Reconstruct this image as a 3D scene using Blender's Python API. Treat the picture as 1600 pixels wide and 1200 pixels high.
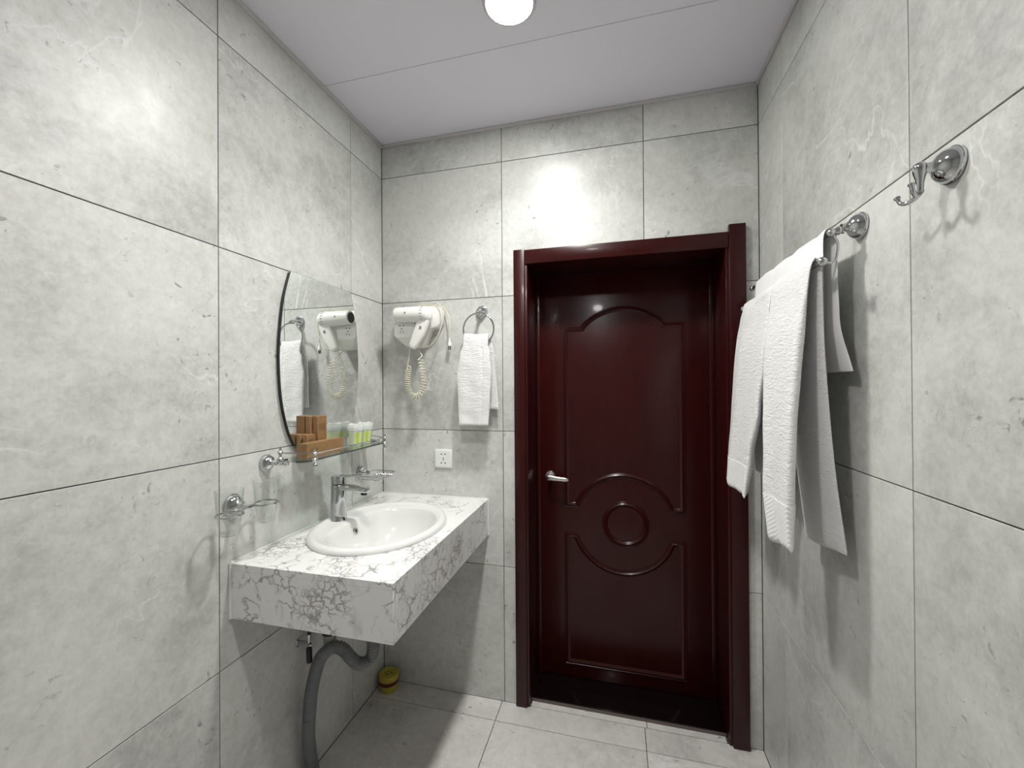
import bpy, bmesh, math, random
from mathutils import Vector, Matrix
for o in list(bpy.data.objects): bpy.data.objects.remove(o)
S = bpy.context.scene
COL = S.collection
random.seed(7)
PI = math.pi

# ---------------------------------------------------------------- camera
YAW, PITCH, ROLL = 0.2492, 0.0045, -0.0065
CAMZ = 1.4029
def cam_axes():
    cy, sy = math.cos(YAW), math.sin(YAW)
    F = Vector((-sy, cy, 0)); R = Vector((cy, sy, 0)); U = Vector((0, 0, 1))
    F2 = F*math.cos(PITCH) + U*math.sin(PITCH); U2 = U*math.cos(PITCH) - F*math.sin(PITCH)
    R3 = R*math.cos(ROLL) + U2*math.sin(ROLL); U3 = U2*math.cos(ROLL) - R*math.sin(ROLL)
    return R3, U3, F2
cd = bpy.data.cameras.new('camera'); cam = bpy.data.objects.new('camera', cd); COL.objects.link(cam)
cd.sensor_width = 36; cd.lens = 36*639.7/1600; cd.clip_start = 0.02
R_, U_, F_ = cam_axes()
M = Matrix((R_, U_, -F_)).transposed().to_4x4(); M.translation = Vector((0, 0, CAMZ))
cam.matrix_world = M
S.camera = cam
# ---------------------------------------------------------------- world, exposure, light
w = bpy.data.worlds.new('world'); S.world = w; w.use_nodes = True
w.node_tree.nodes['Background'].inputs[0].default_value = (0.5, 0.5, 0.5, 1)
w.node_tree.nodes['Background'].inputs[1].default_value = 0.02
vs = S.view_settings
vs.view_transform = 'Standard'; vs.look = 'None'; vs.gamma = 1; vs.exposure = -0.17
vs.use_curve_mapping = False
LAMP = 170.0                     # radiance of the LED downlights
LAMPS = [(-0.305, 1.195), (-0.305, 0.48)]
LAMPCOL = [(1.0, 1.0, .965), (1.0, .968, .955)]
for (lx, ly), lc, pw in zip(LAMPS, LAMPCOL, (7.5, 6.0)):      # the downward beam of each downlight
    ld = bpy.data.lights.new('downlight_beam', 'AREA'); ld.shape = 'DISK'; ld.size = .135; ld.energy = pw; ld.color = lc
    ld.spread = math.radians(125)
    lo = bpy.data.objects.new('downlight_beam', ld); COL.objects.link(lo); lo.location = (lx, ly, 2.557)

# ---------------------------------------------------------------- room numbers
XL, XR, D, ZC = -1.0914, 0.538, 1.7599, 2.566
YB = -1.10
T = 0.602

# ---------------------------------------------------------------- material helpers
def mat(name, col=(.8, .8, .8), rough=.5, metal=0.0, **kw):
    m = bpy.data.materials.new(name); m.use_nodes = True
    b = m.node_tree.nodes['Principled BSDF']
    b.inputs['Base Color'].default_value = (*col, 1)
    b.inputs['Roughness'].default_value = rough; b.inputs['Metallic'].default_value = metal
    for k, v in kw.items(): b.inputs[k].default_value = v
    return m
class N:
    def __init__(s, m): s.m = m; s.nt = m.node_tree; s.b = s.nt.nodes['Principled BSDF']
    def n(s, t, **kw):
        x = s.nt.nodes.new(t)
        for k, v in kw.items():
            if isinstance(k, str) and hasattr(x, k) and k not in ('scale',): setattr(x, k, v)
        return x
    def l(s, a, b): s.nt.links.new(a, b)
    def noise(s, co, scale, detail=4, rough=.5, dist=0):
        x = s.nt.nodes.new('ShaderNodeTexNoise'); x.inputs['Scale'].default_value = scale
        x.inputs['Detail'].default_value = detail; x.inputs['Roughness'].default_value = rough
        x.inputs['Distortion'].default_value = dist; s.l(co, x.inputs['Vector']); return x.outputs['Fac']
    def ramp(s, f, pts):
        x = s.nt.nodes.new('ShaderNodeValToRGB'); e = x.color_ramp.elements
        while len(e) < len(pts): e.new(.5)
        for i, (p, c) in enumerate(pts):
            e[i].position = p; e[i].color = (*c, 1) if isinstance(c, tuple) else (c, c, c, 1)
        s.l(f, x.inputs[0]); return x.outputs[0]
    def math(s, op, a, b=None, c=None):
        x = s.nt.nodes.new('ShaderNodeMath'); x.operation = op
        for i, v in enumerate((a, b, c)):
            if v is None: continue
            if isinstance(v, (int, float)): x.inputs[i].default_value = v
            else: s.l(v, x.inputs[i])
        return x.outputs[0]
    def mix(s, f, a, b, mode='MIX'):
        x = s.nt.nodes.new('ShaderNodeMix'); x.data_type = 'RGBA'; x.blend_type = mode
        for i, v in ((0, f), (6, a), (7, b)):
            if isinstance(v, (int, float)): x.inputs[i].default_value = v
            elif isinstance(v, tuple): x.inputs[i].default_value = (*v, 1)
            else: s.l(v, x.inputs[i])
        return x.outputs[2]
    def bump(s, h, strength=.2, dist=.01, normal=None):
        x = s.nt.nodes.new('ShaderNodeBump'); x.inputs['Strength'].default_value = strength
        x.inputs['Distance'].default_value = dist; s.l(h, x.inputs['Height'])
        if normal: s.l(normal, x.inputs['Normal'])
        s.l(x.outputs[0], s.b.inputs['Normal']); return x.outputs[0]
    def coord(s, rnd=0):
        t = s.nt.nodes.new('ShaderNodeTexCoord'); o = t.outputs['Object']
        if rnd:
            i = s.nt.nodes.new('ShaderNodeObjectInfo')
            v = s.nt.nodes.new('ShaderNodeVectorMath'); v.operation = 'SCALE'
            v.inputs[0].default_value = (13.7, 29.1, 7.3); s.l(i.outputs['Random'], v.inputs['Scale'])
            a = s.nt.nodes.new('ShaderNodeVectorMath'); a.operation = 'ADD'
            s.l(o, a.inputs[0]); s.l(v.outputs[0], a.inputs[1]); o = a.outputs[0]
        return o
    def scalev(s, co, v):
        x = s.nt.nodes.new('ShaderNodeMapping'); x.inputs['Scale'].default_value = v; s.l(co, x.inputs[0]); return x.outputs[0]

def tile_mat(name, base, light):
    m = mat(name, base, .4); n = N(m); co = n.coord(1); n.b.inputs['Specular IOR Level'].default_value = .6
    big = n.noise(co, 2.2, 7, .62, .3)
    c = n.ramp(big, [(.30, tuple(v*.70 for v in base)), (.50, base), (.72, light)])
    g = n.noise(co, 38, 6, .75, .2)
    c = n.mix(.55, c, n.ramp(g, [(.3, .34), (.5, .5), (.68, .64)]), 'OVERLAY')
    # brushed, streaky mottling
    st = n.noise(n.scalev(co, (6, 6, 9)), 4, 8, .75, .5)
    c = n.mix(.22, c, n.ramp(st, [(.35, .30), (.55, .5), (.7, .62)]), 'OVERLAY')
    fg = n.noise(co, 120, 4, .8)
    c = n.mix(.35, c, n.ramp(fg, [(.3, .38), (.5, .5), (.7, .60)]), 'OVERLAY')
    # dark pits in patches
    pm = n.ramp(n.noise(co, 5, 3, .5), [(.50, 0.0), (.62, 1.0)])
    pt = n.ramp(n.noise(co, 46, 3, .6, .6), [(.63, 0.0), (.70, 1.0)])
    c = n.mix(n.math('MULTIPLY', n.math('MULTIPLY', pm, pt), .8), c, tuple(v*.34 for v in base))
    # pale veins
    def vein(sc, wdt, lo, hi, off):
        a = n.noise(n.scalev(co, off), sc, 5, .55, .9)
        v = n.math('ABSOLUTE', n.math('SUBTRACT', a, .5))
        line = n.ramp(v, [(0.0, 1.0), (wdt, 0.0)])
        msk = n.ramp(n.noise(co, sc*1.4, 2, .5), [(lo, 0.0), (hi, 1.0)])
        return n.math('MULTIPLY', line, msk)
    c = n.mix(n.math('MULTIPLY', vein(1.5, .007, .52, .64, (1, 1.1, .9)), .7), c, tuple(min(.80, v*1.5) for v in light))
    c = n.mix(n.math('MULTIPLY', vein(2.7, .006, .55, .65, (1.2, .9, 1)), .55), c, tuple(min(.80, v*1.4) for v in light))
    n.l(c, n.b.inputs['Base Color'])
    n.l(n.ramp(n.noise(co, 9, 5, .7), [(.3, .28), (.7, .42)]), n.b.inputs['Roughness'])
    n.bump(n.noise(co, 55, 5, .7), .10, .002)
    return m
WT = tile_mat('stone_wall_tile', (.60, .605, .58), (.69, .695, .665))
FT = tile_mat('stone_floor_tile', (.66, .64, .615), (.74, .72, .69))
GROUT = mat('dark_grout', (.075, .073, .068), .9)
CEIL = mat('ceiling_board', (.79, .78, .85), .6)
n = N(CEIL); n.bump(n.noise(n.coord(), 240, 2, .6), .15, .001)
TRIM = mat('ceiling_trim_metal', (.60, .58, .58), .4)
CHROME = mat('chrome', (.56, .57, .575), .05, 1.0)
SATIN = mat('satin_steel', (.72, .69, .65), .28, 1.0)
BLACK = mat('black_plastic_and_shade', (.012, .012, .012), .35)  # black parts, and the painted shadow in the gap behind the mirror
DARKR = mat('dark_metal', (.03, .03, .032), .25, .6)
CERAM = mat('white_ceramic', (.75, .75, .735), .10)
CERAM.node_tree.nodes['Principled BSDF'].inputs['Coat Weight'].default_value = .3
PLAST = mat('white_plastic', (.84, .84, .80), .28)
CREAM = mat('cream_cable', (.68, .65, .52), .40)
SILI = mat('white_sealant', (.74, .74, .72), .4)
HOSE = mat('grey_hose', (.19, .20, .20), .45)
HOSE2 = mat('grey_pipe', (.15, .165, .16), .5)
TRAP = mat('pale_grey_trap', (.33, .34, .31), .45)
YEL = mat('yellow_plastic', (.42, .34, .035), .38)
RED = mat('dark_red_band', (.09, .008, .005), .4)
OLIVE = mat('brown_print', (.08, .06, .01), .5)
GREYP = mat('grey_print', (.22, .22, .21), .5)

def wood_mat():
    m = mat('maroon_lacquer', (.052, .0065, .006), .28); n = N(m); co = n.coord()
    g = n.noise(n.scalev(co, (30, 30, 1.6)), 2, 5, .6, .4)
    c = n.ramp(g, [(.25, (.024, .0026, .0026)), (.55, (.031, .0034, .0031)), (.8, (.037, .0042, .0036))])
    n.l(c, n.b.inputs['Base Color'])
    n.b.inputs['Specular IOR Level'].default_value = .24; n.b.inputs['Coat Weight'].default_value = .10; n.b.inputs['Coat Roughness'].default_value = .07
    n.bump(n.noise(co, 38, 2, .5), .05, .004)
    return m
WOOD = wood_mat()
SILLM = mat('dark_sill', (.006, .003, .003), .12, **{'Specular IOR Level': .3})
SILLE = mat('sill_edge', (.13, .10, .09), .35)

def marble():
    m = mat('veined_marble', (.8, .8, .78), .18); n = N(m); co = n.coord()
    d = n.nt.nodes.new('ShaderNodeTexNoise'); d.inputs['Scale'].default_value = 16; d.inputs['Detail'].default_value = 6
    d.inputs['Roughness'].default_value = .65
    n.l(co, d.inputs['Vector'])
    vm = n.nt.nodes.new('ShaderNodeVectorMath'); vm.operation = 'MULTIPLY_ADD'
    vm.inputs[1].default_value = (.075, .075, .075); n.l(d.outputs['Color'], vm.inputs[0]); n.l(co, vm.inputs[2])
    def crack(sc, wd):
        v = n.nt.nodes.new('ShaderNodeTexVoronoi'); v.feature = 'DISTANCE_TO_EDGE'; v.inputs['Scale'].default_value = sc
        n.l(vm.outputs[0], v.inputs['Vector']); return n.ramp(v.outputs['Distance'], [(0.0, 1.0), (wd*.4, .75), (wd, 0.0)])
    m1 = n.ramp(n.noise(co, 7.5, 3, .5), [(.47, 0.0), (.60, 1.0)])
    m2 = n.ramp(n.noise(co, 11, 3, .5), [(.44, 0.0), (.56, 1.0)])
    m3 = n.ramp(n.noise(co, 4.2, 2, .5), [(.46, 0.0), (.56, 1.0)])
    f = n.math('MAXIMUM', n.math('MULTIPLY', crack(17, .055), m2), n.math('MULTIPLY', crack(36, .10), n.math('MULTIPLY', m1, m3)))
    f = n.math('MULTIPLY', f, .78)
    c = n.mix(f, (.78, .78, .765), (.17, .155, .15))
    blot = n.math('MULTIPLY', n.ramp(n.noise(co, 13, 4, .6, .5), [(.58, 0.0), (.68, 1.0)]), .30)
    c = n.mix(blot, c, (.34, .33, .32))
    n.l(c, n.b.inputs['Base Color']); return m
MARBLE = marble()

def terry(name, fine=1.0, hem=False):
    m = mat(name, (.83, .83, .82), .95); n = N(m); co = n.coord()
    n.b.inputs['Sheen Weight'].default_value = .25
    if hem:
        wv = n.nt.nodes.new('ShaderNodeTexWave'); wv.inputs['Scale'].default_value = 60; wv.bands_direction = 'DIAGONAL'
        n.l(co, wv.inputs[0]); n.bump(wv.outputs['Fac'], .30, .002)
    else:
        a = n.noise(n.scalev(co, (1, 1, 1.5)), 260*fine, 3, .6)
        b = n.noise(n.scalev(co, (1, .6, 2.2)), 55*fine, 4, .65, .8)
        n.bump(n.math('ADD', n.math('MULTIPLY', a, .4), b), .85, .007)
    return m
TERRY = terry('white_terry'); TERRYH = terry('towel_hem_weave', hem=True)
TERRYS = terry('smooth_towel_weave', 1.6); TERRYS.node_tree.nodes['Bump'].inputs['Strength'].default_value = .12

def sheet_glass(name, tint, edge=.06):
    m = bpy.data.materials.new(name); m.use_nodes = True; nt = m.node_tree; nt.nodes.clear()
    o = nt.nodes.new('ShaderNodeOutputMaterial'); t = nt.nodes.new('ShaderNodeBsdfTransparent')
    g = nt.nodes.new('ShaderNodeBsdfGlossy'); x = nt.nodes.new('ShaderNodeMixShader'); f = nt.nodes.new('ShaderNodeLayerWeight'); pw = nt.nodes.new('ShaderNodeMath'); pw.operation = 'MULTIPLY_ADD'; pq = nt.nodes.new('ShaderNodeMath'); pq.operation = 'POWER'
    t.inputs[0].default_value = (*tint, 1); g.inputs['Roughness'].default_value = .02; pq.inputs[1].default_value = 4.0; pw.inputs[1].default_value = .9; pw.inputs[2].default_value = .03; f.inputs[0].default_value = .5
    nt.links.new(f.outputs['Facing'], pq.inputs[0]); nt.links.new(pq.outputs[0], pw.inputs[0]); nt.links.new(pw.outputs[0], x.inputs[0]); nt.links.new(t.outputs[0], x.inputs[1]); nt.links.new(g.outputs[0], x.inputs[2])
    nt.links.new(x.outputs[0], o.inputs[0]); return m
GLASS = sheet_glass('clear_glass', (.965, .972, .965))
SHELFG = sheet_glass('shelf_glass', (.90, .95, .92))
GEDGE = mat('glass_edge', (.02, .045, .035), .15)
SACH = sheet_glass('clear_film', (.90, .91, .88))
MIRROR = mat('mirror_silver', (.86, .88, .87), .0, 1.0)

def kraft():
    m = mat('kraft_card', (.27, .15, .06), .55); n = N(m); co = n.coord()
    g = n.noise(n.scalev(co, (2, 1, 14)), 40, 4, .6)
    n.l(n.ramp(g, [(.3, (.22, .118, .045)), (.7, (.33, .19, .085))]), n.b.inputs['Base Color']); return m
KRAFT = kraft()
KRAFTD = mat('kraft_print', (.20, .11, .045), .5)
FROST = mat('frosted_wrap', (.86, .88, .86), .35, **{'Transmission Weight': .25})
LIME = mat('lime_print', (.50, .62, .04), .45)
PALEG = mat('pale_green_cup', (.62, .70, .44), .4)
WHITEC = mat('white_card', (.80, .82, .78), .45)

def emis(name, col, st):
    m = bpy.data.materials.new(name); m.use_nodes = True; nt = m.node_tree; nt.nodes.clear()
    o = nt.nodes.new('ShaderNodeOutputMaterial'); e = nt.nodes.new('ShaderNodeEmission')
    e.inputs[0].default_value = (*col, 1); e.inputs[1].default_value = st; nt.links.new(e.outputs[0], o.inputs[0]); return m
LEDS = [emis('led_diffuser', c, v) for c, v in zip(LAMPCOL, (LAMP*1.18, LAMP*.80))]

# ---------------------------------------------------------------- geometry helpers
class G:
    """collects shapes (world coordinates) into one mesh"""
    def __init__(s): s.v = []; s.f = []
    def add(s, v, f):
        k = len(s.v); s.v += [Vector(p) for p in v]; s.f += [[i+k for i in q] for q in f]; return s
    def box(s, a, b):
        x0, y0, z0 = a; x1, y1, z1 = b
        return s.add([(x0,y0,z0),(x1,y0,z0),(x1,y1,z0),(x0,y1,z0),(x0,y0,z1),(x1,y0,z1),(x1,y1,z1),(x0,y1,z1)],
                     [(0,3,2,1),(4,5,6,7),(0,1,5,4),(1,2,6,5),(2,3,7,6),(3,0,4,7)])
    def prism(s, poly, d0, d1, ax='y'):
        """poly: 2D points; ax = extrusion axis. 'y' -> (u=x,v=z), 'x' -> (u=y,v=z), 'z' -> (u=x,v=y)"""
        def P(u, v, d): return {'y': (u, d, v), 'x': (d, u, v), 'z': (u, v, d)}[ax]
        k = len(poly)
        v = [P(u, q, d0) for u, q in poly] + [P(u, q, d1) for u, q in poly]
        f = [list(range(k)), list(range(2*k-1, k-1, -1))] + [(i, i+k, (i+1) % k+k, (i+1) % k) for i in range(k)]
        return s.add(v, f)
    def lathe(s, prof, org, ax=(0, 0, 1), n=24, sc=(1, 1)):
        ax = Vector(ax).normalized(); t = Vector((1, 0, 0)) if abs(ax.x) < .9 else Vector((0, 1, 0))
        u = ax.cross(t).normalized(); w_ = ax.cross(u); org = Vector(org); v = []; f = []
        for r, h in prof:
            for i in range(n):
                a = 2*PI*i/n; v.append(org + ax*h + u*(r*math.cos(a)*sc[0]) + w_*(r*math.sin(a)*sc[1]))
        m = len(prof)
        for j in range(m-1):
            for i in range(n):
                f.append((j*n+i, j*n+(i+1) % n, (j+1)*n+(i+1) % n, (j+1)*n+i))
        if prof[0][0] > 1e-6: f.append(list(range(n))[::-1])
        if prof[-1][0] > 1e-6: f.append([(m-1)*n+i for i in range(n)])
        return s.add(v, f)
    def tube(s, pts, r, n=10, closed=False, cap=True):
        P = [Vector(p) for p in pts]; k = len(P)
        rr = r if isinstance(r, (list, tuple)) else [r]*k
        tg = []
        for i in range(k):
            a = P[(i-1) % k] if (closed or i > 0) else P[0]; b = P[(i+1) % k] if (closed or i < k-1) else P[-1]
            tg.append((b-a).normalized() if (b-a).length > 1e-9 else Vector((0, 0, 1)))
        t0 = tg[0]; ref = Vector((0, 0, 1)) if abs(t0.z) < .9 else Vector((1, 0, 0))
        u = t0.cross(ref).normalized(); v = []; f = []
        for i in range(k):
            t = tg[i]; u = (u - t*u.dot(t)).normalized(); w_ = t.cross(u)
            for j in range(n):
                a = 2*PI*j/n; v.append(P[i] + (u*math.cos(a) + w_*math.sin(a))*rr[i])
        last = k if closed else k-1
        for i in range(last):
            for j in range(n):
                q = (i+1) % k
                f.append((i*n+j, i*n+(j+1) % n, q*n+(j+1) % n, q*n+j))
        if not closed and cap:
            f.append(list(range(n))[::-1]); f.append([(k-1)*n+j for j in range(n)])
        return s.add(v, f)
    def ball(s, c, r, n=16):
        m = n//2
        return s.lathe([(max(1e-7, r*math.sin(PI*i/m)), -r*math.cos(PI*i/m)) for i in range(m+1)], c, n=n)

def obj(name, g, m, parent=None, smooth=False, bevel=0, origin=None, seg=2, angle=40):
    me = bpy.data.meshes.new(name)
    pw = Vector(parent['_w']) if parent is not None else Vector((0, 0, 0))
    o0 = Vector(origin) if origin is not None else pw
    me.from_pydata([p-o0 for p in g.v], [], g.f); me.update()
    bm = bmesh.new(); bm.from_mesh(me)
    bmesh.ops.remove_doubles(bm, verts=bm.verts, dist=1e-6)
    bmesh.ops.recalc_face_normals(bm, faces=bm.faces)
    if bevel:
        es = [e for e in bm.edges if e.is_manifold and e.calc_face_angle(0) > .6]
        bmesh.ops.bevel(bm, geom=es, offset=bevel, segments=seg, affect='EDGES', profile=.5, clamp_overlap=True)
    bm.to_mesh(me); bm.free()
    if smooth or bevel:
        for p in me.polygons: p.use_smooth = True
        me.set_sharp_from_angle(angle=math.radians(angle))
    o = bpy.data.objects.new(name, me); COL.objects.link(o); o.data.materials.append(m)
    o.location = o0 - pw; o['_w'] = tuple(o0)
    if parent is not None: o.parent = parent
    return o
def tag(o, label, cat, group=None):
    o['label'] = label; o['category'] = cat
    if group: o['group'] = group
    return o
def thing(name, loc, label, cat, group=None):
    o = bpy.data.objects.new(name, None); COL.objects.link(o); o.location = loc; o['_w'] = tuple(loc)
    o.empty_display_size = .05
    return tag(o, label, cat, group)
def struct(name, g, m, **kw):
    o = obj(name, g, m, **kw); o['kind'] = 'structure'; return o
def cr(pts, k=8, closed=False):
    """Catmull-Rom through points of any dimension"""
    P = [tuple(p) for p in pts]; out = []; nn = len(P)
    rng = range(nn if closed else nn-1)
    for i in rng:
        if closed: a, b, c, d = P[(i-1) % nn], P[i], P[(i+1) % nn], P[(i+2) % nn]
        else: a, b, c, d = P[max(i-1, 0)], P[i], P[i+1], P[min(i+2, nn-1)]
        for j in range(k):
            t = j/k
            out.append(tuple(.5*((2*b[q]) + (-a[q]+c[q])*t + (2*a[q]-5*b[q]+4*c[q]-d[q])*t*t + (-a[q]+3*b[q]-3*c[q]+d[q])*t**3) for q in range(len(b))))
    if not closed: out.append(P[-1])
    return out
def lerpc(ctrl, t):
    for (t0, v0), (t1, v1) in zip(ctrl, ctrl[1:]):
        if t <= t1:
            q = (t-t0)/(t1-t0); q = max(0, min(1, q)); q = q*q*(3-2*q); return v0+(v1-v0)*q
    return ctrl[-1][1]

# ================================================================ ROOM SHELL
JW = .0014   # half joint
def tile(parent, poly, ax, face, sign, m):
    """poly in wall coordinates; the tile face lies at 'face', body goes 'sign' (away from the room)"""
    cu = sum(p[0] for p in poly)/len(poly); cv = sum(p[1] for p in poly)/len(poly)
    k = len(poly); area = sum(poly[i][0]*poly[(i+1) % k][1]-poly[(i+1) % k][0]*poly[i][1] for i in range(k))
    if area < 0: poly = poly[::-1]
    def inset(pl, d):
        out = []
        for i in range(k):
            p0, p1, p2 = pl[i-1], pl[i], pl[(i+1) % k]
            e1 = Vector((p1[0]-p0[0], p1[1]-p0[1])).normalized(); e2 = Vector((p2[0]-p1[0], p2[1]-p1[1])).normalized()
            n1 = Vector((-e1.y, e1.x)); n2 = Vector((-e2.y, e2.x)); b = n1+n2; b = b/(1+n1.dot(n2))
            out.append((p1[0]+b.x*d, p1[1]+b.y*d))
        return out
    a = inset(poly, JW); b = inset(poly, JW+.0006)
    def P(u, v, d): return {'y': (u, d, v), 'x': (d, u, v), 'z': (u, v, d)}[ax]
    V = [P(u, v, face+sign*.0045) for u, v in a]+[P(u, v, face+sign*.0006) for u, v in a]+[P(u, v, face) for u, v in b]
    F = [list(range(k)), list(range(2*k, 3*k))]
    for r in (0, 1):
        F += [(r*k+i, r*k+(i+1) % k, (r+1)*k+(i+1) % k, (r+1)*k+i) for i in range(k)]
    g = G().add(V, F)
    return obj('tile', g, m, parent, origin=P(cu, cv, face))
def rect(u0, u1, v0, v1): return [(u0, v0), (u1, v0), (u1, v1), (u0, v1)]
ROWS = [0.0, .599, 1.201, 1.803, 2.405, ZC]
def tiled(wall, ax, face, sign, us, vs_, m, hole=None):
    for i in range(len(us)-1):
        for j in range(len(vs_)-1):
            u0, u1, v0, v1 = us[i], us[i+1], vs_[j], vs_[j+1]
            if hole and u0 < hole[1] and u1 > hole[0] and v0 < hole[2]:
                h0, h1, hz = hole
                if u0 < h0:   # piece on the left of the opening
                    p = rect(u0, h0, v0, v1) if v1 <= hz else [(u0, v0), (h0, v0), (h0, hz), (u1, hz), (u1, v1), (u0, v1)]
                else:
                    p = rect(h1, u1, v0, v1) if v1 <= hz else [(u0, hz), (h1, hz), (h1, v0), (u1, v0), (u1, v1), (u0, v1)]
                tile(wall, p, ax, face, sign, m)
            else: tile(wall, rect(u0, u1, v0, v1), ax, face, sign, m)
GB = .003   # grout face behind the tile face
wl = struct('wall_left', G().box((XL-.12, YB-.1, -.05), (XL-GB, D+.15, ZC+.05)), GROUT)
tiled(wl, 'x', XL, -1, [YB, YB+.216, -.283, .319, .920, 1.521, D-.0005], ROWS, WT)
wr = struct('wall_right', G().box((XR+GB, YB-.1, -.05), (XR+.12, D+.15, ZC+.05)), GROUT)
tiled(wr, 'x', XR, 1, [YB, -.873, -.272, .3295, .9305, 1.532, D-.0005], ROWS, WT)
HX0, HX1, HZ = -.395, .437, 1.955
wb = struct('wall_back', G().box((XL-.1, D+GB, -.05), (HX0, D+.24, ZC+.05)).box((HX1, D+GB, -.05), (XR+.1, D+.24, ZC+.05)).box((HX0, D+GB, HZ), (HX1, D+.24, ZC+.05)), GROUT)
tiled(wb, 'y', D, 1, [XL+.0005, -.4905, .1148, XR-.0005], ROWS, WT, hole=(HX0, HX1, HZ))
wf = struct('wall_front', G().box((XL-.1, YB-.12, -.05), (XR+.1, YB-GB, ZC+.05)), GROUT)
tiled(wf, 'y', YB, -1, [XL+.0005, -.4905, .1148, XR-.0005], ROWS, WT)
fl = struct('floor', G().box((XL-.1, YB-.1, -.12), (XR+.1, D+.30, -GB)), GROUT)
FX = [XL+.0005, -.502, .1030, XR-.0005]; FY = [YB, -.757, -.155, .447, 1.049, 1.6505, D+.002]
for i in range(3):
    for j in range(len(FY)-1):
        tile(fl, rect(FX[i], FX[i+1], FY[j], FY[j+1]), 'z', 0.0, -1, FT)
tile(fl, rect(-.372, .112, D+.0025, 1.795), 'z', 0.0, -1, FT); tile(fl, rect(.112, .412, D+.0025, 1.795), 'z', 0.0, -1, FT)
ce = struct('ceiling', G().box((XL-.1, YB-.1, ZC+.004), (XR+.1, D+.15, ZC+.09)), GROUT)
CY = [YB, -.45, .15, .75, 1.352, D]
for j in range(len(CY)-1):
    obj('ceiling_panel', G().box((XL, CY[j]+.0008, ZC), (XR, CY[j+1]-.0008, ZC+.005)), CEIL, ce, origin=((XL+XR)/2, CY[j], ZC), bevel=.0008, seg=1)
for nm, a, b in (('trim_1', (XL, YB, ZC-.012), (XL+.010, D, ZC-.0002)), ('trim_2', (XR-.010, YB, ZC-.012), (XR, D, ZC-.0002)),
                 ('trim_3', (XL+.010, D-.010, ZC-.012), (XR-.010, D, ZC-.0002)), ('trim_4', (XL+.010, YB, ZC-.012), (XR-.010, YB+.010, ZC-.0002))):
    struct(nm, G().box(a, b), TRIM, bevel=.002)

# ---------------------------------------------------------------- downlights
for i, (lx, ly) in enumerate(LAMPS):
    t = thing('downlight', (lx, ly, ZC), ('round lit ceiling downlight nearest the door wall', 'round lit ceiling downlight overhead in the middle of the room')[i], 'ceiling light', None)
    LED = LEDS[i]
    obj('diffuser', G().lathe([(.070, -.0075), (.071, -.004)], (lx, ly, ZC), n=40), LED, t)
    obj('rim', G().lathe([(.0715, -.001), (.0715, -.009), (.077, -.009), (.081, -.004), (.082, -.0005)], (lx, ly, ZC), n=40), TRIM, t, smooth=True)

# ================================================================ DOOR
door = bpy.data.objects.new('door_1', None); COL.objects.link(door); door['kind'] = 'structure'; door['_w'] = (.022, 1.86, 0)
door.location = (.022, 1.86, 0)
DY = 1.965
YF = D - .016
obj('casing', G().box((-.435, YF, .001), (-.385, D-.0005, 2.000)), WOOD, door, bevel=.003)
obj('casing', G().box((.427, YF-.004, .001), (.487, D-.0005, 2.024)), WOOD, door, bevel=.003)
obj('head_casing', G().box((-.3845, YF+.001, 1.935), (.4265, D-.0005, 1.997)), WOOD, door, bevel=.003)
obj('jamb', G().box((-.3945, D-.008, .001), (-.375, 2.02, 1.954)), WOOD, door, bevel=.002)
obj('jamb', G().box((.417, D-.008, .001), (.4365, 2.02, 1.954)), WOOD, door, bevel=.002)
obj('head_jamb', G().box((-.375, D-.008, 1.937), (.417, 2.02, 1.954)), WOOD, door, bevel=.002)
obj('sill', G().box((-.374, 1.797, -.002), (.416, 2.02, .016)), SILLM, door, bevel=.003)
obj('sill_edge', G().box((-.374, 1.794, -.001), (.416, 1.7968, .0115)), SILLE, door)
obj('threshold_edge', G().box((-.377, D+.003, .0002), (-.371, 1.793, .007)), CHROME, door, bevel=.001)
leaf = obj('door_leaf', G().box((-.3735, DY, .018), (.4155, DY+.04, 1.9355)), WOOD, door, bevel=.002)
obj('door_stop', G().box((-.375, DY-.010, .018), (-.357, DY-.0005, 1.9360)), WOOD, door, bevel=.002)
obj('door_stop', G().box((.398, DY-.010, .018), (.417, DY-.0005, 1.9360)), WOOD, door, bevel=.002)
def moulding(name, pts, closed=True, wdt=.026, h=.0088):
    """raised ogee bead swept round an outline on the door face (offset inwards, mitred)"""
    k = len(pts)
    area = sum(pts[i][0]*pts[(i+1) % k][1]-pts[(i+1) % k][0]*pts[i][1] for i in range(k))
    if area < 0: pts = pts[::-1]
    prof = [(0, -.001), (.0005, .0035), (.003, .0050), (.0055, .0022), (.008, .0025), (.0105, .0062), (.0145, h), (.0185, .0062), (.0215, .0030), (.024, .0012), (wdt, -.001)]
    V = []; F = []
    for i in range(k):
        p0, p1, p2 = pts[i-1], pts[i], pts[(i+1) % k]
        e1 = Vector((p1[0]-p0[0], p1[1]-p0[1])).normalized(); e2 = Vector((p2[0]-p1[0], p2[1]-p1[1])).normalized()
        n1 = Vector((-e1.y, e1.x)); n2 = Vector((-e2.y, e2.x)); b = (n1+n2)/max(.35, 1+n1.dot(n2))
        for d, hh in prof: V.append((p1[0]+b.x*d, DY-hh, p1[1]+b.y*d))
    m_ = len(prof)
    for i in range(k):
        q = (i+1) % k
        for j in range(m_-1): F.append((i*m_+j, q*m_+j, q*m_+j+1, i*m_+j+1))
    return obj(name, G().add(V, F), WOOD, leaf, smooth=True, angle=50)
CX = .027
def arc(cx, cz, r, a0, a1, k): return [(cx+r*math.cos(a0+(a1-a0)*i/k), cz+r*math.sin(a0+(a1-a0)*i/k)) for i in range(k+1)]
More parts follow.
